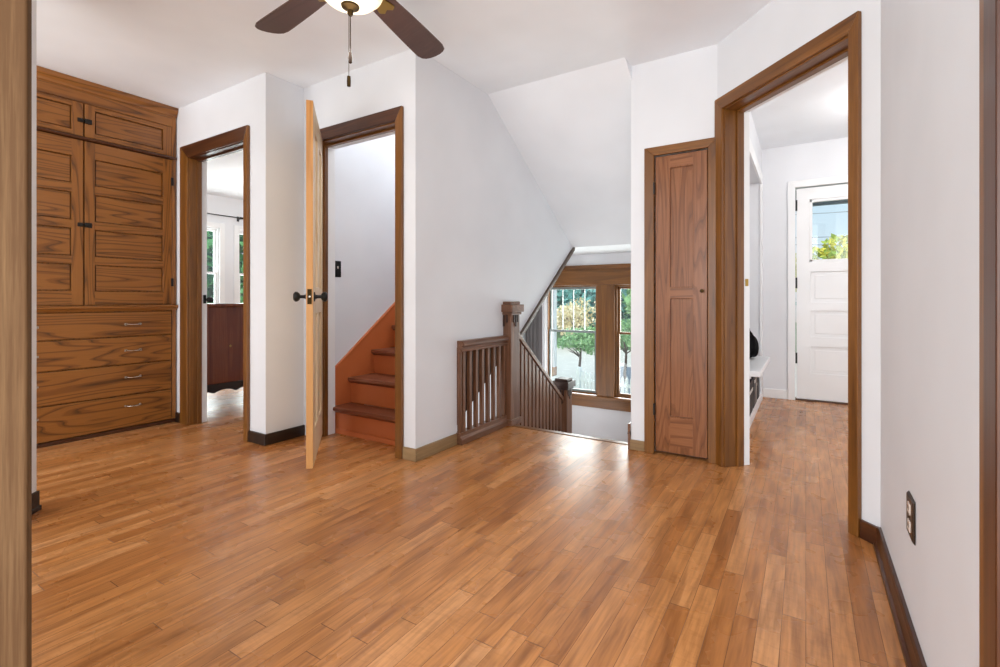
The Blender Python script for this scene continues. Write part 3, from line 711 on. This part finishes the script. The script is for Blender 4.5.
c2 = MB().tube([(FX-.003, FY-.004, zb-.03), (FX-.003, FY-.004, zb-.265)], .0012, 6).build('pull_chain', M['plate'], fan)
MB().lathe([(0, -.304), (.007, -.301), (.0075, -.283), (.0065, -.264), (0, -.259)], (FX-.003, FY-.004, zb), 'Z', 12).build('chain_fob', M['bronze'], c2, smooth=True)

# ------------------------------------------------------------------ outlet, switch
ol = empty('wall_outlet', (XR, 1.62, .355), 'dark bronze wall outlet plate with two ivory sockets on the right wall', 'outlet')
MB().prism([(XR-.001, .299), (XR-.007, .306), (XR-.007, .406), (XR-.001, .413)], 'Y', 1.578, 1.668).build('cover_plate', M['plate'], ol, .002)
for z in (.333, .379):
    oc = MB().box(XR-.009, XR-.005, 1.606, 1.640, z-.014, z+.014).build('receptacle', M['recep'], ol, .004)
    for y in (1.617, 1.629): MB().box(XR-.0095, XR-.0088, y-.0012, y+.0012, z-.003, z+.006).build('slot', M['black'], oc)
MB().lathe([(.003, -.0085), (.003, -.006)], (XR, 1.623, .356), 'X', 8).build('screw', M['bronze'], ol)
sw = empty('light_switch', (XSL, 2.247, 1.145), 'black light switch plate on the stairwell wall', 'light switch')
MB().box(XSL, XSL+.006, 2.212, 2.282, 1.088, 1.203).build('cover_plate', M['black'], sw, .002)
MB().box(XSL+.006, XSL+.017, 2.241, 2.253, 1.148, 1.166).build('toggle', M['steel'], sw, .002)

# ------------------------------------------------------------------ dresser
ds = empty('dresser', (-4.6, 2.4, 0), 'dark red-brown dresser with scalloped base seen through the left doorway', 'dresser')
dX, dY0, dY1 = -4.35, 1.985, 2.95
MB().box(dX-.45, dX, dY0, dY1, .20, .865).build('case', M['drs'], ds, .004)
MB().box(dX-.47, dX+.018, dY0-.012, dY1+.018, .865, .893).build('top', M['drs'], ds, .005)
sc = [(dY0, .20)]
n = 48
for i in range(n+1):
    u = i/n; y = dY0+.0+(dY1-dY0)*u
    sc.append((y, .118+.028*abs(math.sin(u*PI*5.0))**.8 if .03 < u < .97 else .10))
sc.append((dY1, .20))
MB().prism(sc, 'X', dX-.02, dX+.004).build('scalloped_apron', M['drsd'], ds)
for x in (dX-.42, dX-.02):
    for y in (dY0+.03, dY1-.03): MB().lathe([(.014, 0), (.022, .06), (.026, .14), (.026, .20)], (x, y, 0), 'Z', 12).build('leg', M['drsd'], ds, smooth=True)
MB().lathe([(.010, 0), (.010, .002), (.0, .004)], (dX, 2.32, .52), 'X', 10).build('screw_plate', M['brass'], ds)

# ------------------------------------------------------------------ mudroom nook
bn = empty('storage_bench', (-.5, 4.3, 0), 'white built-in bench with open cubbies in the entry nook', 'bench')
MB().box(-.755, XE+.09, NY0+.005, NY1-.12, .385, .425).build('seat', M['trimw'], bn, .006)
MB().box(-.755, -.345, NY0+.005, NY1-.005, 0, .075).build('base', M['trimw'], bn, .003)
for y in (NY0+.012, NY0+.40, NY0+.79, NY1-.15): MB().box(-.755, XE-.005, y-.012, y+.012, .075, .385).build('divider', M['trimw'], bn, .002)
tn = empty('trim_12', (XE, 4.35, 0), 'white casing around the entry nook', 'trim', None, 'structure')
for y0, y1, z0, z1 in ((NY1-.012, NY1+.085, .0, NH+.09), (NY0-.085, NY0, .0, NH+.09), (NY0, NY1-.012, NH-.01, NH+.09)):
    MB().box(XE, XE+.018, y0, y1, z0, z1).build('nook_casing', M['trimw'], tn, .003)
for z, lab in ((1.17, 'white nook shelf, the higher of the two'), (.86, 'white nook shelf, the lower of the two')):
    s_ = empty('shelf', (-.55, 4.3, z), lab, 'shelf', 'shelves in the entry nook')
    MB().box(-.755, XE-.16, NY0+.002, NY1-.002, z, z+.022).build('board', M['trimw'], s_, .002)
    MB().prism([(-.755, z), (-.755, z-.10), (-.735, z-.10), (XE-.2, z-.01), (XE-.2, z)], 'Y', NY1-.03, NY1-.008).build('bracket', M['trimw'], s_)
bg = MB()
bmesh.ops.create_icosphere(bg.b, subdivisions=3, radius=1)
for v in bg.b.verts:
    c_ = v.co; z = (c_.z+1)/2
    s = (1-.55*z**1.6)
    v.co = Vector((c_.x*.10*s-.425, c_.y*.16*s+4.56+.03*math.sin(c_.z*3), .425+z*.24+.012*math.sin(c_.x*6+c_.y*5)))
for v in bg.b.verts:
    if v.co.z < .43: v.co.z = .4255
bgo = empty('bag', (-.425, 4.56, .425), 'black bag slumped on the white nook bench', 'bag')
bg.build('bag_body', M['bag'], bgo, smooth=True)
MB().tube([(-.43, 4.53, .64), (-.42, 4.54, .675), (-.42, 4.60, .675), (-.43, 4.61, .64)], .008).build('handle', M['bag'], bgo, smooth=True)
for k_, (ya, yb, h_, mt, lab) in enumerate(((3.80, 4.12, .24, 'bin1', 'charcoal storage bin in the nearest bench cubby'), (4.18, 4.34, .27, 'bin1', 'charcoal storage bin in the middle bench cubby'), (4.37, 4.50, .22, 'bin2', 'taupe storage bin beside a charcoal one in the middle cubby'), (4.58, 4.74, .26, 'bin1', 'charcoal storage bin in the farthest bench cubby'))):
    e = empty('storage_bin', (-.55, (ya+yb)/2, .075), lab, 'bin', 'storage bins under the bench')
    w = MB().box(-.70, -.35, ya, yb, .0755, .09)
    for q in ((-.70, -.69, ya, yb), (-.36, -.35, ya, yb), (-.69, -.36, ya, ya+.01), (-.69, -.36, yb-.01, yb)): w.box(q[0], q[1], q[2], q[3], .09, .0755+h_)
    w.build('bin_body', M[mt], e, .003)
    MB().box(-.351, -.346, ya+.035, yb-.035, h_-.005, h_+.02).build('label_holder', M['steel'], e, .001)

# ------------------------------------------------------------------ outdoors
GZ = -1.55
st(MB().box(-40, 30, 5.6, 60, GZ-.2, GZ).box(-40, -7.6, -20, 5.6, GZ-.2, GZ), 'ground', M['lawn'], 'lawn outside the windows', 'ground')
st(MB().prism([(-16, 11.0), (12, 11.0), (12, 22), (-16, 23)], 'Z', GZ, GZ+.02), 'ground_drive', M['drive'], 'pale gravel drive beyond the picket fence', 'driveway')
st(MB().prism([(-4.3, 10.9), (-3.0, 10.9), (-5.0, 17), (-6.4, 17)], 'Z', GZ+.0, GZ+.03), 'ground_path', M['road'], 'grey-blue path beyond the right landing window', 'path')
def tree(name, x, y, z, h, r, mat, label, n=1500, squash=1., leaf=.09, group=None, cz=None, trunk=.06):
    root = empty(name, (x, y, z), label, 'tree', group)
    rnd = random.Random(int(x*131+y*17)); hz = cz if cz is not None else h-r*squash
    pts = [(x, y, z)]
    for i in range(1, 6): pts.append((x+rnd.uniform(-.04, .04)*h*.3, y+rnd.uniform(-.04, .04)*h*.3, z+hz*i/5))
    mb = MB().tube(pts, [trunk*(1-.11*i) for i in range(6)], 7)
    for i in range(5):
        a = rnd.uniform(0, 2*PI); p0 = Vector(pts[3]) ; p1 = p0+Vector((math.cos(a)*r*.6, math.sin(a)*r*.6, r*.55*squash+rnd.uniform(0, .2)*r))
        mb.tube([p0, (p0+p1)/2+Vector((0,0,.05*r)), p1], [trunk*.4, trunk*.3, trunk*.15], 5)
    mb.build('trunk', M['bark'], root)
    lf = MB(); blobs = [(rnd.gauss(0, .42), rnd.gauss(0, .42), rnd.gauss(0, .42), rnd.uniform(.35, .6)) for _ in range(14)]
    for i in range(n):
        bx, by, bz, br = rnd.choice(blobs)
        d = Vector((rnd.gauss(0,1), rnd.gauss(0,1), rnd.gauss(0,1))).normalized()*br*rnd.uniform(.6, 1)
        c = Vector((x, y, z+hz)) + Vector(((bx+d.x)*r, (by+d.y)*r, (bz+d.z)*r*squash))
        u = Vector((rnd.gauss(0,1), rnd.gauss(0,1), rnd.gauss(0,1))).normalized(); w = u.cross(Vector((rnd.gauss(0,1), rnd.gauss(0,1), rnd.gauss(0,1)))).normalized()
        s = leaf*rnd.uniform(.6, 1.3)
        q = [lf.b.verts.new(c+s*a_*u+s*b_*w*.6) for a_, b_ in ((-1,0),(0,-1),(1,0),(0,1))]
        lf.b.faces.new(q)
    me_o = lf.build('foliage', mat, root)
    return root
exec(open('/dev/null').read()) if False else None
tree('lawn_tree', -5.48, 12.6, GZ, 2.1, .62, M['lf_grn'], 'small green tree with slim trunk beyond the left landing window', 1500, .5, .055, cz=1.38, trunk=.05)
tree('lawn_tree', -4.62, 14.0, GZ, 2.1, .60, M['lf_grn'], 'small green tree beyond the right landing window', 1300, .55, .055, cz=1.42, trunk=.05)
tree('autumn_tree', -9.5, 21.5, GZ, 3.4, 1.25, M['lf_aut'], 'pale orange autumn tree in the left landing window', 2200, .7, .09, cz=1.75, trunk=.09)
k = 0
labs = ['dark teal tree at the left of the treeline behind the autumn tree', 'dark teal tree, second from the left in the far treeline', 'dark teal tree, third from the left in the far treeline', 'dark teal tree, fourth from the left in the far treeline',
        'green tree of the far treeline in the right landing window', 'green tree of the far treeline beside the closet wall edge']
for i, (x, y, r) in enumerate(((-19.5, 32, 3.4), (-15.6, 33, 3.4), (-12.2, 32, 3.3), (-9.6, 30.5, 3.0), (-6.6, 27, 2.7), (-3.6, 26, 2.6))):
    tree('treeline_tree', x, y, GZ, 6.5, r, M['lf_teal'] if i < 4 else M['lf_grn'], labs[i], 3800, .95, .22, 'far treeline', cz=3.1, trunk=.2)
# picket fence
pf = empty('picket_fence', (-3.6, 10.2, GZ), 'white picket fence beyond the landing window', 'fence')
PA, PB = Vector((-4.56, 10.4)), Vector((-2.7, 9.9))
dv = (PB-PA).normalized(); Ln = (PB-PA).length
FM = Matrix(((dv.x, -dv.y, 0, PA.x), (dv.y, dv.x, 0, PA.y), (0,0,1,GZ), (0,0,0,1)))
for i in range(int(Ln/.11)):
    x = i*.11
    MB(FM).prism([(x-.03, .06), (x+.03, .06), (x+.03, .76), (x, .82), (x-.03, .76)], 'Y', -.012, .012).build('picket', M['fence'], pf)
for z in (.22, .58): MB(FM).box(-.05, Ln, .012, .045, z, z+.07).build('rail', M['fence'], pf)
for x in (-.06, Ln/2, Ln): MB(FM).box(x-.05, x+.05, .045, .14, 0, .88).build('post', M['fence'], pf, .006)
# left-room trees
for i, (x, y, lab) in enumerate(((-11.2, 5.2, 'dark green tree outside the left dresser room window'), (-10.8, 6.8, 'dark green tree outside the right dresser room window'), (-13.6, 6.4, 'dark green tree behind the nearer two trees outside the dresser room'))):
    tree('shade_tree', x, y, GZ, 6, 1.7 if i < 2 else 2.6, M['lf_dk'], lab, 4500, 1.15, .13, 'trees outside the dresser room', cz=2.9, trunk=.12)
# front-door view
tree('garden_tree', 1.12, 19.5, GZ, 5.2, 1.35, M['lf_yel'], 'yellow-green tree seen through the entry door window', 3000, .8, .11, cz=3.3, trunk=.12)
tree('garden_tree', .55, 24, GZ, 4.6, 1.0, M['lf_teal'], 'small blue-green tree left of the yellow one in the door window', 1200, .8, .12, cz=2.6, trunk=.1)
ul = empty('utility_line', (-2, 22, GZ), 'thin grey utility line crossing the sky in the entry door window', 'utility line')
for px_ in (-2, 9): MB().tube([(px_, 22.1, GZ), (px_, 22.1, 5.4)], [.14, .10], 10).build('pole', M['bark'], ul, smooth=True)
for z0, z1 in ((4.35, 4.75), (3.45, 3.75), (3.22, 3.22)):
    MB().tube([(-2+11*t, 22, z0+(z1-z0)*t-.27*math.sin(t*PI)) for t in [i/12 for i in range(13)]], .016, 6).build('wire', M['road'], ul)
st(MB().box(-.6, 1.6, YE+.14, YE+1.5, 2.20, 2.30).box(-.6, 1.6, YE+1.42, YE+1.5, 2.025, 2.20), 'ceiling_porch', M['porch'], 'slate-blue porch roof edge above the door window', 'porch roof')

# ------------------------------------------------------------------ world and lamps
W = bpy.data.worlds.new('World'); S.world = W; W.use_nodes = True
nt = NT(W); bgd = nt.n['Background']
tc = nt.add('ShaderNodeTexCoord'); sp = nt.add('ShaderNodeSeparateXYZ'); nt.link(tc.outputs['Generated'], sp.inputs[0])
up = nt.ramp(nt.math('MULTIPLY_ADD', sp.outputs[2], .5, .5), [(.0, (.52,.50,.48,1)), (.48, (.62,.61,.60,1)), (.51, (.80,.88,.95,1)), (.62, (.62,.80,.96,1)), (1, (.60,.78,1,1))])
back = nt.math('SMOOTH_MIN', nt.math('MAXIMUM', nt.math('MULTIPLY', sp.outputs[1], -1.), 0), 1, .1)
colr = nt.mix(back, up, (1,.99,.98,1))
nt.link(colr, bgd.inputs[0])
nt.link(nt.math('MULTIPLY_ADD', back, 3.2, 1.0), bgd.inputs[1])  # background brightened behind the camera as added fill for the ceiling

def area(name, loc, rot, sx, sy, power, color=(1,1,1)):
    l = bpy.data.lights.new(name, 'AREA'); l.shape = 'RECTANGLE'; l.size = sx; l.size_y = sy; l.energy = power; l.color = color
    o = bpy.data.objects.new(name, l); COL.objects.link(o); o.location = loc; o.rotation_euler = rot; return o
def point(name, loc, power, r=.1, color=(1,1,1)):
    l = bpy.data.lights.new(name, 'POINT'); l.energy = power; l.shadow_soft_size = r; l.color = color
    o = bpy.data.objects.new(name, l); COL.objects.link(o); o.location = loc; return o
# daylight entering at the windows
area('daylight_landing', (-1.85, YW+.35, .5), (-PI/2, 0, 0), 1.5, 1.2, 62, (1,.98,.95))
area('daylight_dresser_room', (LX-.35, 3.75, 1.3), (0, -PI/2, 0), 1.3, 1.7, 70, (.97,1,1))
# ceiling fan light, then unseen point lights added as fill
point('lamp_main_room', (FX, FY, 1.88), 5, .14, (1,.98,.95))
point('fill_behind_camera', (-.5, -1.5, 1.25), 58, .3, (.93,.97,1))  # added fill behind the camera, brightens ceiling and walls; no visible fixture
point('fill_stairwell', (-2.38, 3.2, 2.9), 40, .2, (1,.98,.95))  # added fill to brighten the rising stairs, no fixture modelled
point('fill_entry', (.6, 4.2, 2.1), 12, .2, (1,.97,.93))  # added fill for the entry hall, stands for no visible lamp
point('fill_dresser_room', (-5.6, 3.6, 2.1), 25, .2, (1,.97,.93))  # added fill inside the dresser room, source unseen

# ------------------------------------------------------------------ camera
cam = bpy.data.cameras.new('Camera'); co = bpy.data.objects.new('Camera', cam); COL.objects.link(co)
cam.sensor_fit = 'HORIZONTAL'; cam.sensor_width = 36; cam.lens = 479.52/1000*36
cam.shift_x = -.015; cam.shift_y = (299.48-333.5)/1000
cam.clip_start = .05; cam.clip_end = 200
co.location = (0, 0, .93); co.rotation_euler = (PI/2, 0, math.radians(31.2355))
S.camera = co
S.view_settings.view_transform = 'Standard'; S.view_settings.look = 'None'; S.view_settings.gamma = 1; S.view_settings.use_curve_mapping = False
S.view_settings.exposure = .16
S.cycles.use_denoising = True
S.cycles.max_bounces = 8; S.cycles.diffuse_bounces = 5; S.cycles.glossy_bounces = 4; S.cycles.transparent_max_bounces = 12
S.cycles.sample_clamp_indirect = 6
